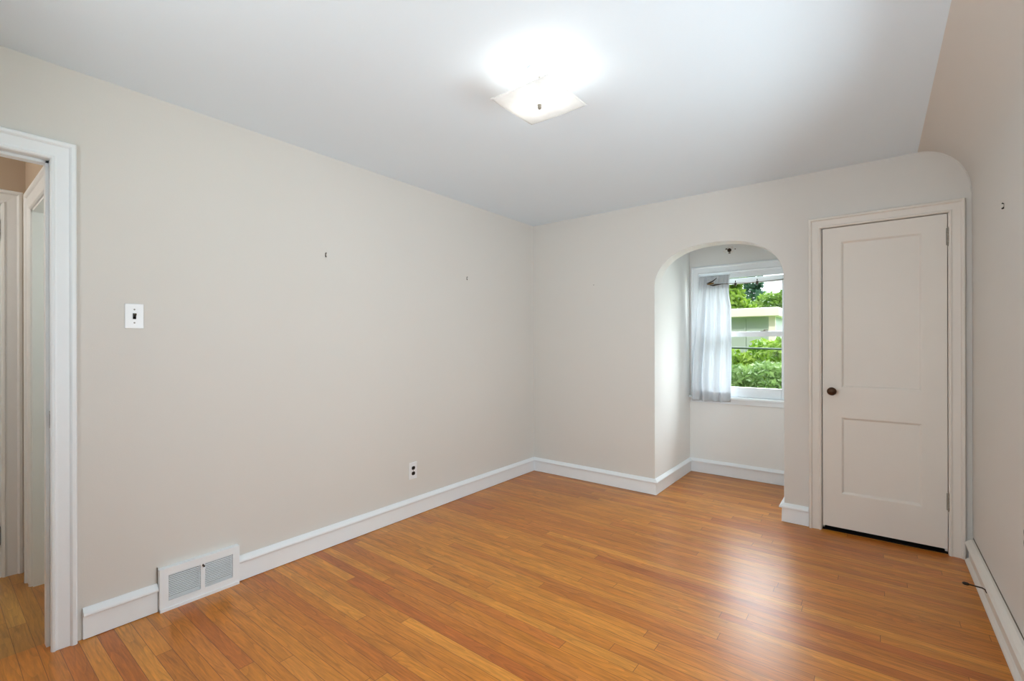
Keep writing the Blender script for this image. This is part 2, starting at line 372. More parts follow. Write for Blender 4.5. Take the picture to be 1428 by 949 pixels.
# thin plaster bead where the cove dies into the back wall
m = Mesh(); m.tube([(x - 0.002 * math.cos(i / 17 * 1.57), YB - 0.001, z - 0.002) for i, (x, z) in enumerate(cove)], 0.0035, 6)
struct(m.build('trim_1', 'wall'))

# rear wall behind the camera with an opening added for the rear fill light
W3 = (-1.70, 0.0, 0.80, 2.05)
m = Mesh(); m.box(XL - 0.05, W3[0], YR - 0.14, YR, 0, H + 0.05); m.box(W3[1], XR + 0.1, YR - 0.14, YR, 0, H + 0.05)
m.box(W3[0], W3[1], YR - 0.14, YR, 0, W3[2]); m.box(W3[0], W3[1], YR - 0.14, YR, W3[3], H + 0.05)
struct(m.build('wall_rear', 'wall'))

# alcove
AH = 2.36
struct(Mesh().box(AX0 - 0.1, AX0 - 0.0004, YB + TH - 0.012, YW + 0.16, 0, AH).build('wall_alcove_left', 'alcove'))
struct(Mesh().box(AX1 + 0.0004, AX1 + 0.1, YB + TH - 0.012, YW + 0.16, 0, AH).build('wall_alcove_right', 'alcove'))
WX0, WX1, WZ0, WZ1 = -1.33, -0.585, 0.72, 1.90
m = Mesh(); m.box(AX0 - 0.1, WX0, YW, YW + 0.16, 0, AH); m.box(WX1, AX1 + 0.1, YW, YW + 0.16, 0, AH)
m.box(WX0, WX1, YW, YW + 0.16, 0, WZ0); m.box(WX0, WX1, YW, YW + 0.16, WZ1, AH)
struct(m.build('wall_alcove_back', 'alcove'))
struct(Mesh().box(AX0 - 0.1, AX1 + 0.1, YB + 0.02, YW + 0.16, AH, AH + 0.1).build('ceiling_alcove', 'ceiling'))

# closet behind the door
m = Mesh(); m.box(-0.42, -0.38, YB + TH, 4.5, 0, 2.3); m.box(0.5, 0.54, YB + TH, 4.5, 0, 2.3); m.box(-0.42, 0.54, 4.5, 4.54, 0, 2.3); m.box(-0.42, 0.54, YB + TH, 4.5, 2.3, 2.34)
struct(m.build('wall_closet', 'closet'))

struct(Mesh().box(CX0, CX1, YB + 0.012, YB + TH, 0, 0.003).box(-0.38, 0.5, YB + TH, 4.5, 0, 0.003).build('floor_gap_shade', 'gap_shade'))  # near-black sheet added to paint in the shade under the door

# hall
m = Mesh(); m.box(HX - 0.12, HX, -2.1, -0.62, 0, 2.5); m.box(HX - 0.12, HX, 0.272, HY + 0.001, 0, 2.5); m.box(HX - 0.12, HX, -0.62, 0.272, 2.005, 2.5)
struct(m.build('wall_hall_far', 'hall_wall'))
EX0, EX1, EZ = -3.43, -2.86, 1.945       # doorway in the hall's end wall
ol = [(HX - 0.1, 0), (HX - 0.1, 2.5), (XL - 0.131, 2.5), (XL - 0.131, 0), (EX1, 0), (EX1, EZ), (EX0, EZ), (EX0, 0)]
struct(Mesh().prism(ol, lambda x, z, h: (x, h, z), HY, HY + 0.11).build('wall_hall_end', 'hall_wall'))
struct(Mesh().box(HX - 0.1, XL - 0.13, -2.1, HY, 2.40, 2.5).build('ceiling_hall', 'ceiling'))
struct(Mesh().box(HX - 0.1, XL - 0.13, -2.2, -2.1, 0, 2.5).build('wall_hall_near', 'hall_wall'))
struct(Mesh().box(XL - 0.16, XL - 0.13, -2.1, YR - 0.1, 0, 2.5).build('wall_hall_right', 'hall_wall'))
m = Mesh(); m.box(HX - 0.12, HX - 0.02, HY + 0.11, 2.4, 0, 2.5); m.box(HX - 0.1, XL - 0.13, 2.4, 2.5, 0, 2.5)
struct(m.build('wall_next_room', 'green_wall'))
struct(Mesh().box(HX - 0.1, XL - 0.13, HY + 0.1, 2.5, 2.45, 2.5).build('ceiling_next_room', 'ceiling'))

# ------------------------------------------------------------------ baseboards
BB = [(0, 0), (0, 0.132), (0.006, 0.131), (0.026, 0.114), (0.028, 0.109), (0.028, 0.104), (0.025, 0.1005), (0.012, 0.100), (0.014, 0.0)]
BB = [(a, max(h, 0.003)) for a, h in BB]
BBS = [(0, 0.002), (0, 0.132), (0.009, 0.130), (0.022, 0.118), (0.029, 0.108), (0.029, 0.101), (0.022, 0.098), (0.016, 0.093), (0.016, 0.022), (0.022, 0.018), (0.027, 0.010), (0.029, 0.002)]
BBr = [(-a, h) for a, h in BB]
fl = lambda x, y, h: (x, y, h)
# left wall (the room lies to the right of the path going north)
struct(Mesh().sweep([(XL, 0.425), (XL, 0.684)], BBr, fl).build('baseboard_left', 'trim'))
struct(Mesh().sweep([(XL, 1.030), (XL, YB)], BBr, fl, nxt=(XL + 1, YB)).build('baseboard_left', 'trim'))
struct(Mesh().sweep([(XL, YB), (AX0, YB)], BBr, fl, prev=(XL, YB - 1), nxt=(AX0, YB + 1)).build('baseboard_back', 'trim'))
struct(Mesh().sweep([(AX0, YB), (AX0, YW), (AX1, YW), (AX1, YB)], BBr, fl, prev=(AX0 - 1, YB), nxt=(AX1 + 1, YB)).build('baseboard_alcove', 'trim'))
struct(Mesh().sweep([(AX1, YB), (-0.355, YB)], BBr, fl, prev=(AX1, YB + 1)).build('baseboard_back', 'trim'))
struct(Mesh().sweep([(XR, YB - 0.045), (XR, YR)], [(-a * 1.3, h) for a, h in BBS], fl).build('baseboard_right', 'door'))
# open dark joint between the wall and the baseboard's loose top edge on the right
struct(Mesh().sweep([(XR + 0.001, YB - 0.03), (XR + 0.001, YR)], [(0, 0.12), (0, 0.1365), (-0.0035, 0.1365), (-0.0035, 0.12)], fl).build('trim_2', 'gap'))
struct(Mesh().sweep([(HX, 0.353), (HX, HY)], BBr, fl).build('baseboard_hall', 'trim'))
struct(Mesh().sweep([(HX - 0.02, HY + 0.11), (HX - 0.02, 2.4)], [(-a * 0.5, h * 0.5) for a, h in BB], fl).build('baseboard_next_room', 'green_wall'))

# ------------------------------------------------------------------ casings
CAS = [(0.0, 0.0), (0.0, 0.010), (0.004, 0.016), (0.010, 0.018), (0.013, 0.014), (0.018, 0.013), (0.050, 0.016), (0.053, 0.022), (0.057, 0.026), (0.066, 0.026), (0.070, 0.021), (0.070, 0.0)]
def casing(name, a0, a1, zt, fmap, prof=CAS, z0=0.0, mat='trim', wide=1.0):
    pr = [(o * wide, h) for o, h in prof]
    return Mesh().sweep([(a0, z0), (a0, zt), (a1, zt), (a1, z0)], pr, fmap).build(name, mat)
# closet doorway: path up the left side, room toward -y
struct(casing('trim_3', -0.283, 0.341, 2.010, lambda x, z, h: (x, YB - h, z), mat='door'))
m = Mesh()   # door jamb and stops of the closet doorway
m.box(CX0, -0.281, YB - 0.004, YB + TH + 0.01, 0, 2.018); m.box(0.339, CX1, YB - 0.004, YB + TH + 0.01, 0, 2.018); m.box(CX0, CX1, YB - 0.004, YB + TH + 0.01, 2.0105, CZ)
m.box(-0.281, -0.27, YB + 0.05, YB + 0.09, 0, 2.01); m.box(0.328, 0.339, YB + 0.05, YB + 0.09, 0, 2.01); m.box(-0.281, 0.339, YB + 0.05, YB + 0.09, 1.999, 2.0105)
struct(m.build('trim_4', 'door'))
# hall doorway in the left wall
struct(casing('trim_5', -0.372, 0.328, 2.003, lambda y, z, h: (XL + h, y, z), wide=1.12))
m = Mesh()
m.box(XL - 0.135, XL + 0.003, 0.333, DY1, 0, DZ); m.box(XL - 0.135, XL + 0.003, DY0, -0.378, 0, DZ); m.box(XL - 0.135, XL + 0.003, -0.378, 0.333, 2.008, DZ)
m.box(XL - 0.085, XL - 0.045, 0.321, 0.333, 0, 2.008); m.box(XL - 0.085, XL - 0.045, -0.378, -0.366, 0, 2.008); m.box(XL - 0.085, XL - 0.045, -0.378, 0.333, 1.996, 2.008)
struct(m.build('trim_6', 'trim', bevel=0.0015))
st = thing('strike_plate', 'small worn metal latch plate on the jamb of the hall doorway', 'latch plate', (XL - 0.015, 0.333, 0.94))
Mesh().box(XL - 0.036, XL + 0.0035, 0.3305, 0.3329, 0.905, 0.975).build('plate', 'bronze', st, bevel=0.0008)
Mesh().box(XL - 0.026, XL - 0.009, 0.3300, 0.3306, 0.918, 0.962).build('latch_hole', 'slot', st)
for dz in (-0.030, 0.030): Mesh().lathe((XL - 0.018, 0.3306, 0.94 + dz), (0, -1, 0), [(0.0035, 0), (0.003, 0.0012)], 12).build('screw', 'steel', st)
# far-side door in the hall and its casing
struct(casing('trim_7', -0.62, 0.272, 2.0, lambda y, z, h: (HX + h, y, z), wide=1.15))
d3 = struct(Mesh().box(HX - 0.06, HX - 0.02, -0.60, 0.252, 0.012, 1.99).build('door_2', 'door', bevel=0.002))
m = Mesh(); m.box(HX - 0.12, HX + 0.004, 0.259, 0.272, 0, 2.0); m.box(HX - 0.12, HX + 0.004, -0.62, -0.607, 0, 2.0); m.box(HX - 0.12, HX + 0.004, -0.62, 0.272, 1.996, 2.006)
struct(m.build('trim_8', 'trim'))
def hinge(y_or_x, pos, parent, size=0.10, mat='hinge', axis='y'):
    """butt hinge seen at the closed door: knuckle barrel with five sleeves, tips and thin leaf edges"""
    x, y, z = pos; h = Mesh()
    n = 5
    for k in range(n):
        a = z - size / 2 + size * k / n + 0.001; bq = z - size / 2 + size * (k + 1) / n - 0.001
        h.tube([(x, y, a), (x, y, bq)], 0.0062, 12)
    h.tube([(x, y, z - size / 2 - 0.006), (x, y, z + size / 2 + 0.006)], [0.004, 0.004], 10)
    if axis == 'y':
        h.box(x - 0.009, x + 0.007, y + 0.003, y + 0.0055, z - size / 2, z + size / 2)
    else:
        h.box(x - 0.0055, x - 0.003, y - 0.03, y + 0.028, z - size / 2, z + size / 2)
    return h.build('hinge', mat, parent)
for zz in (1.865, 0.225): hinge(None, (HX + 0.006, 0.262, zz), d3, 0.10, 'steel', 'x')
# doorway in the end wall
m = Mesh().sweep([(EX0, 0.0), (EX0, EZ), (EX1, EZ), (EX1, 0.0)], [(o * 1.35, h) for o, h in CAS], lambda x, z, h: (x, HY - h, z))
m.box(EX0 - 0.17, EX0 - 0.09, HY - 0.012, HY, 0, 2.04)
struct(m.build('trim_9', 'trim'))
struct(Mesh().box(EX0 - 0.001, EX0 + 0.012, HY - 0.004, HY + 0.114, 0, EZ).box(EX1 - 0.012, EX1 + 0.001, HY - 0.004, HY + 0.114, 0, EZ).box(EX0, EX1, HY - 0.004, HY + 0.114, EZ - 0.012, EZ + 0.001).build('trim_10', 'trim'))

# ------------------------------------------------------------------ closet door
DX0, DX1, DZ0, DZ1 = -0.2765, 0.3355, 0.033, 2.0055
yf = YB - 0.002
def panel_door(x0, x1, z0, z1, y, thick, panels):
    m = Mesh(); bm = m.bm
    xs = sorted({x0, x1} | {p[0] for p in panels} | {p[1] for p in panels}); zs = sorted({z0, z1} | {p[2] for p in panels} | {p[3] for p in panels})
    def isp(a, b, c, d):
        for p in panels:
            if a >= p[0] - 1e-6 and b <= p[1] + 1e-6 and c >= p[2] - 1e-6 and d <= p[3] + 1e-6: return True
        return False
    for a, b in zip(xs, xs[1:]):
        for c, d in zip(zs, zs[1:]):
            if not isp(a, b, c, d): m.box(a, b, y, y + thick, c, d)
    for p in panels:     # recessed panel with a moulded edge: sweep ring then flat field
        steps = [(0, 0), (0.004, 0.001), (0.009, 0.006), (0.013, 0.011), (0.016, 0.012)]
        rings = []
        for o, dep in steps:
            rings.append([bm.verts.new(v) for v in ((p[0] + o, y + dep, p[2] + o), (p[1] - o, y + dep, p[2] + o), (p[1] - o, y + dep, p[3] - o), (p[0] + o, y + dep, p[3] - o))])
        for r1, r2 in zip(rings, rings[1:]):
            for k in range(4): bm.faces.new((r1[k], r1[(k + 1) % 4], r2[(k + 1) % 4], r2[k]))
        bm.faces.new(rings[-1])
        m.box(p[0], p[1], y + thick - 0.01, y + thick, p[2], p[3])
    return m
dm = panel_door(DX0, DX1, DZ0, DZ1, yf, 0.035, [(-0.176, 0.226, 0.954, 1.912), (-0.176, 0.226, 0.257, 0.760)])
bmesh.ops.remove_doubles(dm.bm, verts=dm.bm.verts[:], dist=1e-5)
door = struct(dm.build('door_1', 'door'))
k = Mesh().lathe((-0.2235, yf, 0.930), (0, -1, 0), [(0.020, 0.0), (0.021, 0.003), (0.017, 0.006), (0.010, 0.010), (0.009, 0.026), (0.013, 0.031), (0.022, 0.036), (0.0265, 0.044), (0.0265, 0.050), (0.022, 0.058), (0.012, 0.063), (0.0, 0.0645)])
k.build('door_knob', 'bronze', door, smooth=True)
for zz in (1.870, 0.312): hinge(None, (0.3395, yf - 0.0045, zz), door)
Mesh().box(DX0 - 0.0035, DX0 - 0.0005, yf + 0.006, yf + 0.028, 0.9, 0.96).build('latch', 'steel', door)

# ------------------------------------------------------------------ alcove window
wf = Mesh()
wf.box(WX0, WX0 + 0.02, YW + 0.0, YW + 0.15, WZ0 + 0.02, WZ1); wf.box(WX1 - 0.02, WX1, YW + 0.0, YW + 0.15, WZ0 + 0.02, WZ1); wf.box(WX0 + 0.02, WX1 - 0.02, YW + 0.0, YW + 0.15, 1.882, WZ1)
wf.box(WX0 + 0.02, WX0 + 0.032, YW + 0.005, YW + 0.03, 0.745, 1.882); wf.box(WX1 - 0.032, WX1 - 0.02, YW + 0.005, YW + 0.03, 0.745, 1.882); wf.box(WX0 + 0.032, WX1 - 0.032, YW + 0.004, YW + 0.03, 1.853, 1.882)
win = struct(wf.build('window_1', 'trim', bevel=0.0015))
Mesh().sweep([(WX0, 0.745), (WX0, WZ1), (WX1, WZ1), (WX1, 0.745)], [(o * 1.17, h) for o, h in CAS[:10]] + [(0.081, 0.02), (0.081, 0)], lambda x, z, h: (x, YW - h, z)).build('window_casing', 'trim', win)
Mesh().box(AX0 + 0.004, AX1 - 0.004, YW - 0.048, YW + 0.10, 0.722, 0.745).build('window_stool', 'trim', win, bevel=0.006, seg=3)
Mesh().box(AX0 + 0.012, AX1 - 0.012, YW - 0.018, YW, 0.680, 0.722).build('window_apron', 'trim', win, bevel=0.003)
Mesh().box(WX0, WX1, YW + 0.09, YW + 0.2, 0.70, 0.738).build('outer_sill', 'trim', win, bevel=0.002)
def sash(x0, x1, z0, z1, y0, y1, st, top, bot):
    m = Mesh(); m.box(x0, x0 + st, y0, y1, z0, z1); m.box(x1 - st, x1, y0, y1, z0, z1)
    m.box(x0 + st, x1 - st, y0, y1, z1 - top, z1); m.box(x0 + st, x1 - st, y0, y1, z0, z0 + bot)
    s = m.build('sash', 'trim', win, bevel=0.004, seg=2)
    g = Mesh().box(x0 + st - 0.005, x1 - st + 0.005, (y0 + y1) / 2 - 0.0015, (y0 + y1) / 2 + 0.0015, z0 + bot - 0.005, z1 - top + 0.005).build('glass_pane', 'glass', s)
    return s
lo = sash(WX0 + 0.021, WX1 - 0.021, 0.746, 1.352, YW + 0.032, YW + 0.066, 0.042, 0.048, 0.092)
up = sash(WX0 + 0.021, WX1 - 0.021, 1.308, 1.8525, YW + 0.068, YW + 0.102, 0.042, 0.052, 0.046)
m = Mesh().box(-0.815, -0.755, YW + 0.036, YW + 0.060, 1.352, 1.357); m.tube([(-0.785, YW + 0.048, 1.355), (-0.785, YW + 0.048, 1.366)], 0.009, 12); m.box(-0.79, -0.755, YW + 0.043, YW + 0.053, 1.36, 1.367)
m.build('sash_lock', 'steel', lo)
# unseen windows: right one inferred from the light, rear one added for fill
def plain_window(name, x0, x1, z0, z1, fm, depth=0.14):
    m = Mesh()
    def bx(a0, a1, c0, c1, h0, h1):
        p = fm(a0, h0, c0); q = fm(a1, h1, c1)
        m.box(min(p[0], q[0]), max(p[0], q[0]), min(p[1], q[1]), max(p[1], q[1]), c0, c1)
    bx(x0, x0 + 0.04, z0, z1, 0.03, 0.09); bx(x1 - 0.04, x1, z0, z1, 0.03, 0.09); bx(x0, x1, z1 - 0.04, z1, 0.03, 0.09); bx(x0, x1, z0, z0 + 0.05, 0.03, 0.09)
    bx(x0, x1, (z0 + z1) / 2 - 0.02, (z0 + z1) / 2 + 0.02, 0.03, 0.09)
    bx(x0 - 0.07, x0, z0 - 0.04, z1 + 0.07, -0.02, -0.0005); bx(x1, x1 + 0.07, z0 - 0.04, z1 + 0.07, -0.02, -0.0005); bx(x0, x1, z1, z1 + 0.07, -0.02, -0.0005); bx(x0, x1, z0 - 0.04, z0, -0.04, -0.0005)
    o = struct(m.build(name, 'trim'))
    g = Mesh(); p = fm(x0 + 0.04, 0.06, 0); q = fm(x1 - 0.04, 0.064, 0)
    g.box(min(p[0], q[0]), max(p[0], q[0]), min(p[1], q[1]), max(p[1], q[1]), z0 + 0.05, z1 - 0.04); g.build('glass_pane', 'glass', o)
plain_window('window_2', W2[0], W2[1], W2[2], W2[3], lambda a, h, z: (XR + h, a, z))
plain_window('window_rear_added', W3[0], W3[1], W3[2], W3[3], lambda a, h, z: (a, YR - h, z))

# ------------------------------------------------------------------ curtain and its rod
def curtain():
    NX, NZ = 120, 60; bm = bmesh.new(); rnd = random.Random(4)
    def P(u, v):            # u across 0..1, v down 0..1
        z = 1.876 - v * (1.876 - 0.700)
        xl = -1.318 - 0.085 * min(1, v * 1.25) ** 0.9; xr = -1.046 + 0.012 * math.sin(v * 3.0) - 0.030 * math.sin(min(1, v * 4) * math.pi) * 0.5
        x = xl + (xr - xl) * u
        amp = 0.006 + 0.026 * min(1, v * 1.6)
        ph = u * 2 * math.pi
        w_ = 0.55 * math.sin(ph * 4.2 + 0.6 + 0.6 * v) + 0.3 * math.sin(ph * 7.3 + 1.7 - 0.9 * v) + 0.22 * math.sin(ph * 2.1 + 2.4) 
        w_ += (1 - min(1, v * 5)) * 0.5 * math.sin(ph * 15)
        y = YW - 0.066 - 0.006 * v + amp * w_
        x += 0.006 * math.cos(ph * 4.2 + 0.6) * min(1, v * 2)
        if v > 0.985: z -= 0.004 * math.sin(ph * 3)
        return (x, y, z)
    def sheet(u0, u1, v0, v1, nx, nz, dy=0.0):
        g = [[bm.verts.new((lambda p: (p[0], p[1] + dy, p[2]))(P(u0 + (u1 - u0) * i / nx, v0 + (v1 - v0) * j / nz))) for i in range(nx + 1)] for j in range(nz + 1)]
        for j in range(nz):
            for i in range(nx): bm.faces.new((g[j][i], g[j][i + 1], g[j + 1][i + 1], g[j + 1][i]))
    sheet(0, 1, 0, 1, NX, NZ)
    m = Mesh(); m.bm.free(); m.bm = bm
    root = thing('curtain', 'gathered sheer white curtain panel hanging at the left of the alcove window', 'curtain', (-1.2, YW - 0.066, 0.70))
    c = m.build('curtain_cloth', 'cloth', root, smooth=True)
    s = c.modifiers.new('thick', 'SOLIDIFY'); s.thickness = 0.0012
    for nm, v0, v1 in (('header_band', 0.0, 0.105), ('hem', 0.925, 1.0)):
        bm = bmesh.new(); sheet(0, 1, v0, v1, NX, 8, 0.003); m = Mesh(); m.bm.free(); m.bm = bm
        h = m.build(nm, 'cloth', root, smooth=True); s = h.modifiers.new('thick', 'SOLIDIFY'); s.thickness = 0.001
    return root
curtain()
rod = thing('curtain_rod', 'thin metal curtain rod with two small dark clips across the alcove window', 'curtain rod', (-0.95, YW - 0.09, 1.79))
Mesh().tube([(-1.235, YW - 0.094, 1.797), (-1.10, YW - 0.092, 1.789), (-0.9, YW - 0.09, 1.782), (-0.7, YW - 0.09, 1.787), (-0.56, YW - 0.088, 1.797)], 0.0035, 10).build('rod', 'steel', rod, smooth=True)
for x in (-0.995, -0.818):
    m = Mesh(); m.tube([(x, YW - 0.09, 1.796), (x, YW - 0.09, 1.812)], 0.004, 10); m.tube([(x - 0.008, YW - 0.09, 1.782), (x + 0.010, YW - 0.09, 1.782)], 0.0115, 14)
    m.box(x - 0.006, x + 0.006, YW - 0.096, YW - 0.084, 1.762, 1.778); m.build('clip', 'iron', rod, bevel=0.001)
m = Mesh(); m.tube([(-0.566, YW - 0.088, 1.796), (-0.545, YW - 0.05, 1.80), (-0.545, YW - 0.02, 1.80)], 0.004, 8); m.box(-0.556, -0.534, YW - 0.0285, YW - 0.0265, 1.78, 1.82); m.build('bracket', 'iron', rod)
fin = thing('curtain_bracket', 'small brass and dark forked bracket in front of the white curtain heading', 'bracket', (-1.19, YW - 0.115, 1.81))
Mesh().tube([(-1.232, YW - 0.135, 1.800), (-1.205, YW - 0.130, 1.806), (-1.180, YW - 0.118, 1.820), (-1.150, YW - 0.108, 1.848)], [0.002, 0.007, 0.005, 0.002], 12).build('upper_arm', 'iron', fin, smooth=True)
Mesh().tube([(-1.205, YW - 0.135, 1.782), (-1.175, YW - 0.128, 1.778), (-1.145, YW - 0.112, 1.784), (-1.10, YW - 0.098, 1.789)], [0.002, 0.0065, 0.0045, 0.002], 12).build('lower_arm', 'iron', fin, smooth=True)
Mesh().tube([(-1.228, YW - 0.138, 1.790), (-1.198, YW - 0.134, 1.794), (-1.172, YW - 0.124, 1.802)], [0.004, 0.009, 0.005], 12).build('brass_joint', 'brass', fin, smooth=True)

# chipped hole above the window
hole = thing('wall_hole', 'small dark hole with chipped white plaster rim above the alcove window', 'hole', (-1.066, YW, 2.110))
Mesh().lathe((-1.066, YW + 0.0, 2.110), (0, -1, 0), [(0.018, 0.0), (0.017, 0.006), (0.012, 0.011), (0.0, 0.012)], 14).build('plug', 'iron', hole)
rnd = random.Random(2); 
for i in range(11):
    a = i * 2 * math.pi / 11 + rnd.uniform(-.2, .2); r = rnd.uniform(0.026, 0.046)
    x, z = -1.066 + r * 1.15 * math.cos(a), 2.110 + r * 0.62 * math.sin(a); m = Mesh(); q = rnd.uniform(0.006, 0.011)
    pts = [(x + q * math.cos(b) * rnd.uniform(.7, 1.5), z + q * .7 * math.sin(b) * rnd.uniform(.7, 1.2)) for b in [j * math.pi / 3 for j in range(6)]]
    m.prism(pts, lambda u, v, h: (u, h, v), YW, YW - rnd.uniform(0.002, 0.005)); m.build('plaster_chip', 'plaster_chip' if i % 4 else 'gap', hole)

# ------------------------------------------------------------------ ceiling light
LX, LY = -1.118, 1.622
lamp = thing('ceiling_light', 'square bent frosted glass flush ceiling light with a round metal nut, switched on', 'ceiling light', (LX, LY, H))
Mesh().lathe((LX, LY, H), (0, 0, -1), [(0.062, 0.0), (0.062, 0.012), (0.050, 0.02), (0.0, 0.021)], 32).build('canopy', 'plastic', lamp)
Mesh().tube([(LX, LY, H - 0.02), (LX, LY, 2.243)], 0.004, 10).build('stem', 'steel', lamp)
bm = bmesh.new(); NS = 28; HS = 0.146; g = []
for j in range(NS + 1):
    row = []
    for i in range(NS + 1):
        x = -1 + 2 * i / NS; y = -1 + 2 * j / NS
        z = 2.262 + 0.013 * (max(abs(x), abs(y)) ** 2 * 0.5 + (x * x + y * y) * 0.25)
        row.append(bm.verts.new((LX + HS * x, LY + HS * y, z)))
    g.append(row)
for j in range(NS):
    for i in range(NS): bm.faces.new((g[j][i], g[j][i + 1], g[j + 1][i + 1], g[j + 1][i]))
m = Mesh(); m.bm.free(); m.bm = bm; sh = m.build('glass_shade', 'shade', lamp, smooth=True)
s = sh.modifiers.new('thick', 'SOLIDIFY'); s.thickness = 0.004
Mesh().lathe((LX, LY, 2.262), (0, 0, -1), [(0.009, 0.0), (0.010, 0.004), (0.0075, 0.010), (0.0085, 0.016), (0.006, 0.021), (0.0, 0.023)], 16).build('finial_nut', 'steel', lamp, smooth=True)
for dx in (-0.052, 0.052):
    so = Mesh().tube([(LX + dx * 0.35, LY, 2.345), (LX + dx * 0.6, LY, 2.338)], 0.014, 14).build('socket', 'plastic', lamp)
    Mesh().lathe((LX + dx * 0.6, LY, 2.338), (dx, 0, -0.006), [(0.012, 0.0), (0.014, 0.012), (0.024, 0.032), (0.026, 0.045), (0.02, 0.06), (0.0, 0.068)], 20).build('bulb', 'bulb', so, smooth=True)
    pl = light('lamp_light', 'POINT', (LX + dx * 1.1, LY, 2.316), LAMP, (1.0, 0.965, 0.91), shadow_soft_size=0.035)
for q in [o for o in COL.objects if o.name.startswith('lamp_light')]:
    q.parent = lamp; q.matrix_parent_inverse = Matrix.Translation(-Vector(lamp.location))

# ------------------------------------------------------------------ wall fittings
# switch on the left wall
sx = XL; sw = thing('light_switch', 'white wall switch plate with dark toggle beside the hall doorway', 'light switch', (sx, 0.6015, 1.376))
Mesh().box(sx + 0.0002, sx + 0.006, 0.6015 - 0.0345, 0.6015 + 0.0345, 1.376 - 0.056, 1.376 + 0.056).build('plate', 'plastic', sw, bevel=0.003, seg=3)
Mesh().box(sx + 0.0055, sx + 0.0068, 0.6015 - 0.006, 0.6015 + 0.006, 1.376 - 0.013, 1.376 + 0.013).build('toggle_slot', 'slot', sw)
m = Mesh(); m.prism([(0, -0.006), (0.016, 0.006), (0.016, 0.012), (0, 0.009)], lambda u, v, h: (sx + 0.006 + u, 0.6015 + h, 1.376 + v), -0.0045, 0.0045); m.build('toggle', 'dark', sw, bevel=0.001)
for dz in (-0.030, 0.030):
    Mesh().lathe((sx + 0.006, 0.6015, 1.376 + dz), (1, 0, 0), [(0.0036, 0), (0.003, 0.0012), (0.0, 0.0014)], 12).build('screw', 'steel', sw)

def outlet(name, label, x, y, z, d, plate):
    r = thing(name, label, 'outlet', (x, y, z))
    def bx(a, b, y0, y1, z0, z1): return Mesh().box(min(x + d * a, x + d * b), max(x + d * a, x + d * b), y + y0, y + y1, z + z0, z + z1)
    bx(0.0002, 0.006, -0.036, 0.036, -0.060, 0.060).build('plate', plate, r, bevel=0.003, seg=3)
    for dz in (-0.0195, 0.0195):
        pts = [(0.0155 * math.cos(a), max(-0.0125, min(0.0125, 0.0155 * math.sin(a)))) for a in [k * math.pi / 12 for k in range(24)]]
        pts = [p for i, p in enumerate(pts) if p != pts[i - 1]]
        s_ = Mesh().prism(pts, lambda u, v, h: (x + d * h, y + u, z + dz + v), 0.0055, 0.0075).build('socket', 'dark', r)
        for dy in (-0.006, 0.006): Mesh().box(min(x + d * .0074, x + d * .0078), max(x + d * .0074, x + d * .0078), y + dy - 0.001, y + dy + 0.001, z + dz - 0.003, z + dz + 0.004).build('slot', 'slot', s_)
    Mesh().lathe((x + d * 0.006, y, z), (d, 0, 0), [(0.003, 0), (0.0026, 0.001), (0, 0.0012)], 12).build('screw', 'steel', r)
outlet('outlet', 'white outlet plate with two black sockets low on the left wall', XL, 2.210, 0.327, 1, 'plastic')
outlet('outlet', 'wall coloured outlet at the right edge of the picture on the right wall', XR, 2.506, 0.527, -1, 'wall')

# floor register
rx = XL; ry0, ry1, rz0, rz1 = 0.686, 1.030, 0.014, 0.198
reg = thing('floor_register', 'white two panel metal heating register set into the left baseboard', 'register', (rx, 0.858, 0))
m = Mesh(); fields = [(ry0 + 0.035, 0.853), (0.872, ry1 - 0.032)]; fz0, fz1 = 0.045, 0.165
m.box(rx, rx + 0.032, ry0, fields[0][0], rz0, rz1); m.box(rx, rx + 0.032, fields[0][1], fields[1][0], rz0, rz1); m.box(rx, rx + 0.032, fields[1][1], ry1, rz0, rz1)
for a, b in fields: m.box(rx, rx + 0.032, a, b, rz0, fz0); m.box(rx, rx + 0.032, a, b, fz1, rz1)
m.box(rx, rx + 0.036, ry0 + 0.002, ry1 - 0.002, 0, rz0)
m.build('frame', 'trim', reg)
for a, b in fields:
    m = Mesh(); n = 14
    for k in range(n):
        z = fz0 + (fz1 - fz0) * (k + 0.5) / n
        m.prism([(0.022, z + 0.0022), (0.0228, z + 0.0022), (0.029, z - 0.0006), (0.029, z - 0.0018), (0.028, z - 0.0018)], lambda u, v, h: (rx + u, h, v), a - 0.001, b + 0.001)
    m.build('louvre', 'trim', reg)
    Mesh().box(rx + 0.001, rx + 0.004, a, b, fz0, fz1).build('back_plate', 'duct', reg)
m = Mesh().tube([(rx + 0.030, 0.8625, 0.162), (rx + 0.044, 0.8625, 0.160)], 0.0028, 10); m.tube([(rx + 0.044, 0.8625, 0.160), (rx + 0.048, 0.8625, 0.154)], 0.004, 10); m.build('lever', 'iron', reg)
Mesh().lathe((rx + 0.032, 0.8625, 0.157), (1, 0, 0), [(0.0042, 0), (0.003, 0.0015), (0, 0.002)], 12).build('screw', 'iron', reg)
m = Mesh().box(XL + 0.0003, XL + 0.006, 0.6835, 0.6858, 0.125, 0.205); struct(m.build('trim_11', 'gap'))

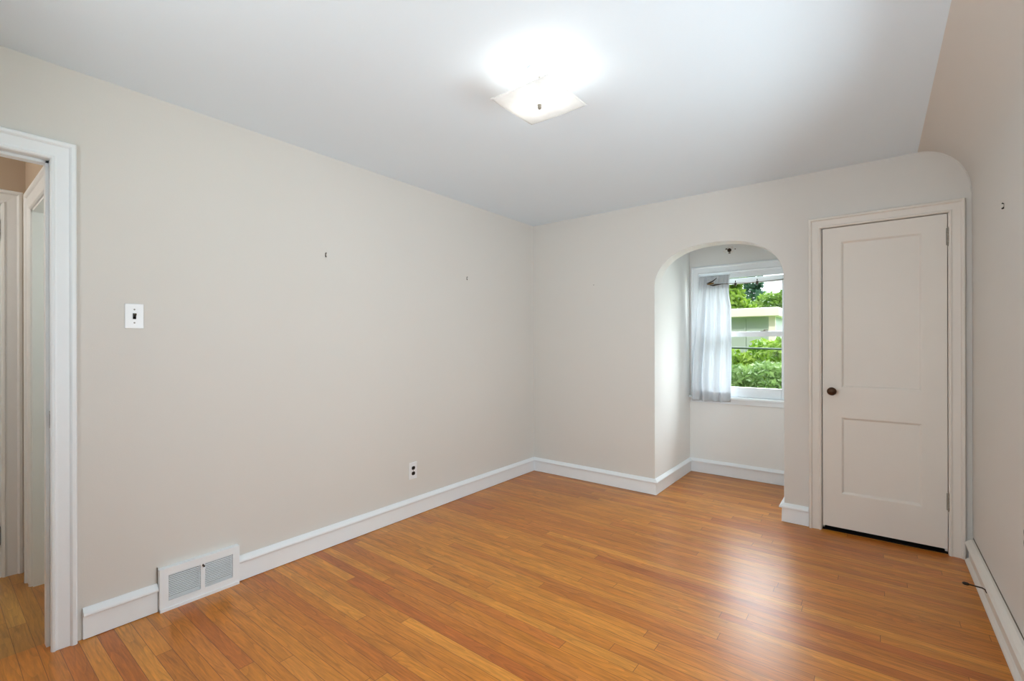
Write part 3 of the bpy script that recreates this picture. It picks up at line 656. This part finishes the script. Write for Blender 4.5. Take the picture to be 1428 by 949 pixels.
# picture hooks
def picture_hook(x, y, z, d, label):
    r = thing('picture_hook', label, 'hook', (x, y, z))
    Mesh().box(min(x, x + d * 0.0015), max(x, x + d * 0.0015), y - 0.0035, y + 0.0035, z - 0.008, z + 0.010).build('back_strap', 'steel', r)
    Mesh().tube([(x + d * 0.007, y, z + 0.012), (x, y, z + 0.008)], [0.0034, 0.0018], 8).build('nail', 'iron', r)
    Mesh().tube([(x + d * 0.001, y, z - 0.005), (x + d * 0.003, y, z - 0.012), (x + d * 0.005, y, z - 0.013), (x + d * 0.006, y, z - 0.008)], 0.0028, 8).build('hook', 'iron', r)
picture_hook(XL, 1.534, 1.792, 1, 'small metal picture hook on the left wall, nearer the hall doorway')
picture_hook(XL, 2.781, 1.784, 1, 'small metal picture hook on the left wall, nearer the back corner')
picture_hook(XR, 2.886, 1.838, -1, 'small metal picture hook on the right wall beyond the closet door')
nh = Mesh().lathe((-1.985, YB, 1.770), (0, -1, 0), [(0.0035, 0.0), (0.0035, 0.002), (0.0, 0.003)], 10).build('nail', 'gap')
tag(nh, 'tiny bare nail head in the back wall left of the arch', 'nail')

# door stop on the right baseboard
ds = thing('door_stop', 'dark metal rod door stop fixed to the right baseboard near the closet door', 'door stop', (0.405, 3.065, 0.1))
Mesh().tube([(0.4035, 3.045, 0.094), (0.401, 3.048, 0.101), (0.392, 3.055, 0.1035), (0.350, 3.088, 0.094)], 0.0032, 10).build('rod', 'iron', ds, smooth=True)
Mesh().tube([(0.352, 3.087, 0.0945), (0.346, 3.091, 0.093), (0.336, 3.098, 0.091), (0.331, 3.101, 0.090)], [0.0045, 0.0075, 0.0075, 0.005], 14).build('rubber_tip', 'dark', ds, smooth=True)
Mesh().lathe((0.4185, 3.045, 0.092), (-1, 0, 0), [(0.005, 0.0), (0.005, 0.012), (0.0035, 0.016), (0, 0.017)], 14).build('screw_base', 'iron', ds)

# ------------------------------------------------------------------ outdoors, seen through the alcove window
g = Mesh().box(-30, 30, 5.2, 60, -3.2, -3.0).build('ground', 'ground'); struct(g)
b = thing('garage', 'flat roofed outbuilding with broad cream fascia and grey green wall beyond the hedge', 'building', (-7, 15.5, -3))
bx1 = -2.11
Mesh().box(-12, bx1 - 0.03, 14.25, 18.0, -3.0, 1.96).build('wall', 'siding', b)
Mesh().box(-12.3, bx1 + 0.12, 13.95, 18.3, 1.955, 2.19).build('fascia', 'fascia', b, bevel=0.02)
Mesh().box(bx1 - 0.16, bx1 + 0.0, 14.20, 14.27, -3.0, 1.955).build('corner_board', 'fascia', b)
for k in range(9):
    x = bx1 - 0.75 - 0.55 * k
    Mesh().box(x - 0.02, x + 0.02, 14.22, 14.252, -3.0, 1.955).build('batten', 'siding', b)
def foliage(blobs, n, size, seed):
    rnd = np.random.RandomState(seed); V = []; 
    tot = sum(r ** 2 for *_, r in blobs)
    for (x, y, z, r) in blobs:
        k = int(n * r * r / tot)
        d = rnd.normal(size=(k, 3)); d /= np.linalg.norm(d, axis=1)[:, None]
        rad = r * (0.72 + 0.36 * rnd.rand(k) ** 0.7)
        lump = 1 + 0.12 * np.sin(d[:, 0] * 7 + seed) * np.sin(d[:, 2] * 8 + x)
        c = np.array([x, y, z]) + d * (rad * lump)[:, None] * np.array([1, 1, 0.88])
        a = rnd.normal(size=(k, 3)); a += d * 0.0; a /= np.linalg.norm(a, axis=1)[:, None]
        bb = np.cross(a, rnd.normal(size=(k, 3))); bb /= np.linalg.norm(bb, axis=1)[:, None]
        s = size * (0.6 + 0.8 * rnd.rand(k))[:, None]
        V.append(np.stack([c - a * s, c + bb * s * 0.45, c + a * s, c - bb * s * 0.45], 1))
    V = np.concatenate(V).reshape(-1, 3); nq = len(V) // 4
    me = bpy.data.meshes.new('foliage'); me.vertices.add(len(V)); me.vertices.foreach_set('co', V.ravel())
    me.loops.add(nq * 4); me.loops.foreach_set('vertex_index', np.arange(nq * 4)); me.polygons.add(nq)
    me.polygons.foreach_set('loop_start', np.arange(0, nq * 4, 4)); me.update(calc_edges=True)
    return me
def tree(name, label, cat, mat, blobs, n, size, seed, trunk=None, group=None, zg=-3.0):
    x, y, z, r = blobs[0]; root = thing(name, label, cat, (x, y, zg), group)
    me = foliage(blobs, n, size, seed); me.materials.append(M[mat]); o = bpy.data.objects.new('foliage', me); COL.objects.link(o)
    o.parent = root; o.matrix_parent_inverse = Matrix.Translation(-Vector(root.location))
    m = Mesh(); tr = trunk or 0.12
    m.tube([(x, y, zg), (x + 0.05, y, (zg + z) / 2), (x, y, z)], [tr, tr * 0.8, tr * 0.5], 10)
    for q in blobs[1:]: m.tube([(x, y, max(zg + 0.3, min(z, q[2]) - 0.7 * r)), q[:3]], [tr * 0.5, tr * 0.25], 8)
    m.build('trunk' if cat == 'tree' else 'stems', 'bark', root, smooth=True)
    return root
tree('tree', 'broad bright green tree behind the outbuilding, left in the window view', 'tree', 'leaf_lime', [(-5.3, 20.6, 2.6, 1.3), (-6.3, 20.8, 3.8, 1.5), (-5.15, 20.6, 4.1, 1.0), (-7.0, 20.6, 2.2, 1.5)], 16000, 0.13, 1, 0.2, 'trees behind the outbuilding')
tree('tree', 'rounded pale green tree behind the outbuilding, right in the window view', 'tree', 'leaf_mid', [(-3.5, 25.0, 2.3, 1.5), (-2.2, 25.0, 2.6, 1.6), (-4.6, 25.0, 1.7, 1.1), (-3.3, 25.0, 0.9, 1.5)], 16000, 0.12, 2, 0.2, 'trees behind the outbuilding')
tree('tree', 'dark bluish tree showing sky gaps between the two bright trees', 'tree', 'leaf_dark', [(-5.75, 30, 3.9, 0.75), (-5.6, 30, 4.9, 0.55), (-5.8, 30, 2.4, 0.9)], 1700, 0.15, 3, 0.2, 'trees behind the outbuilding')
tree('shrub', 'bright lime leafy shrub outside the alcove window, left and nearest', 'shrub', 'leaf_lime', [(-2.5, 8.6, -0.25, 0.62), (-3.2, 8.6, -0.1, 0.62), (-2.5, 8.6, -1.3, 0.55)], 14000, 0.06, 5, 0.06, 'hedge shrubs outside')
tree('shrub', 'bright lime leafy shrub outside the alcove window, low at the right', 'shrub', 'leaf_lime', [(-0.92, 8.6, -0.35, 0.64), (-0.2, 8.6, -0.3, 0.62), (-0.5, 8.6, -1.4, 0.55)], 13000, 0.06, 6, 0.06, 'hedge shrubs outside')
tree('shrub', 'grey green tall shrub in the middle of the hedge below the outbuilding', 'shrub', 'leaf_grey', [(-1.5, 10.25, 0.15, 0.78), (-0.8, 10.25, 0.2, 0.78), (-2.5, 10.25, 0.1, 0.78), (-1.6, 10.25, -1.2, 0.78)], 14000, 0.065, 7, 0.06, 'hedge shrubs outside')
tree('shrub', 'mid green shrub forming the top of the hedge before the outbuilding', 'shrub', 'leaf_lime', [(-1.7, 12.35, 0.5, 0.9), (-0.7, 12.35, 0.55, 0.95), (-3.1, 12.35, 0.32, 0.85), (-1.4, 12.35, -1.0, 0.9)], 15000, 0.075, 8, 0.06, 'hedge shrubs outside')
tag(Mesh().tube([(-15, 8.6, 1.62), (-8, 8.3, 1.34), (-1.83, 8, 1.170), (-0.72, 8, 1.138), (6, 8.3, 1.25), (14, 8.6, 1.5)], 0.016, 10).build('utility_cable', 'cable', smooth=True), 'dark green overhead cable crossing in front of the hedge outside the window', 'cable')
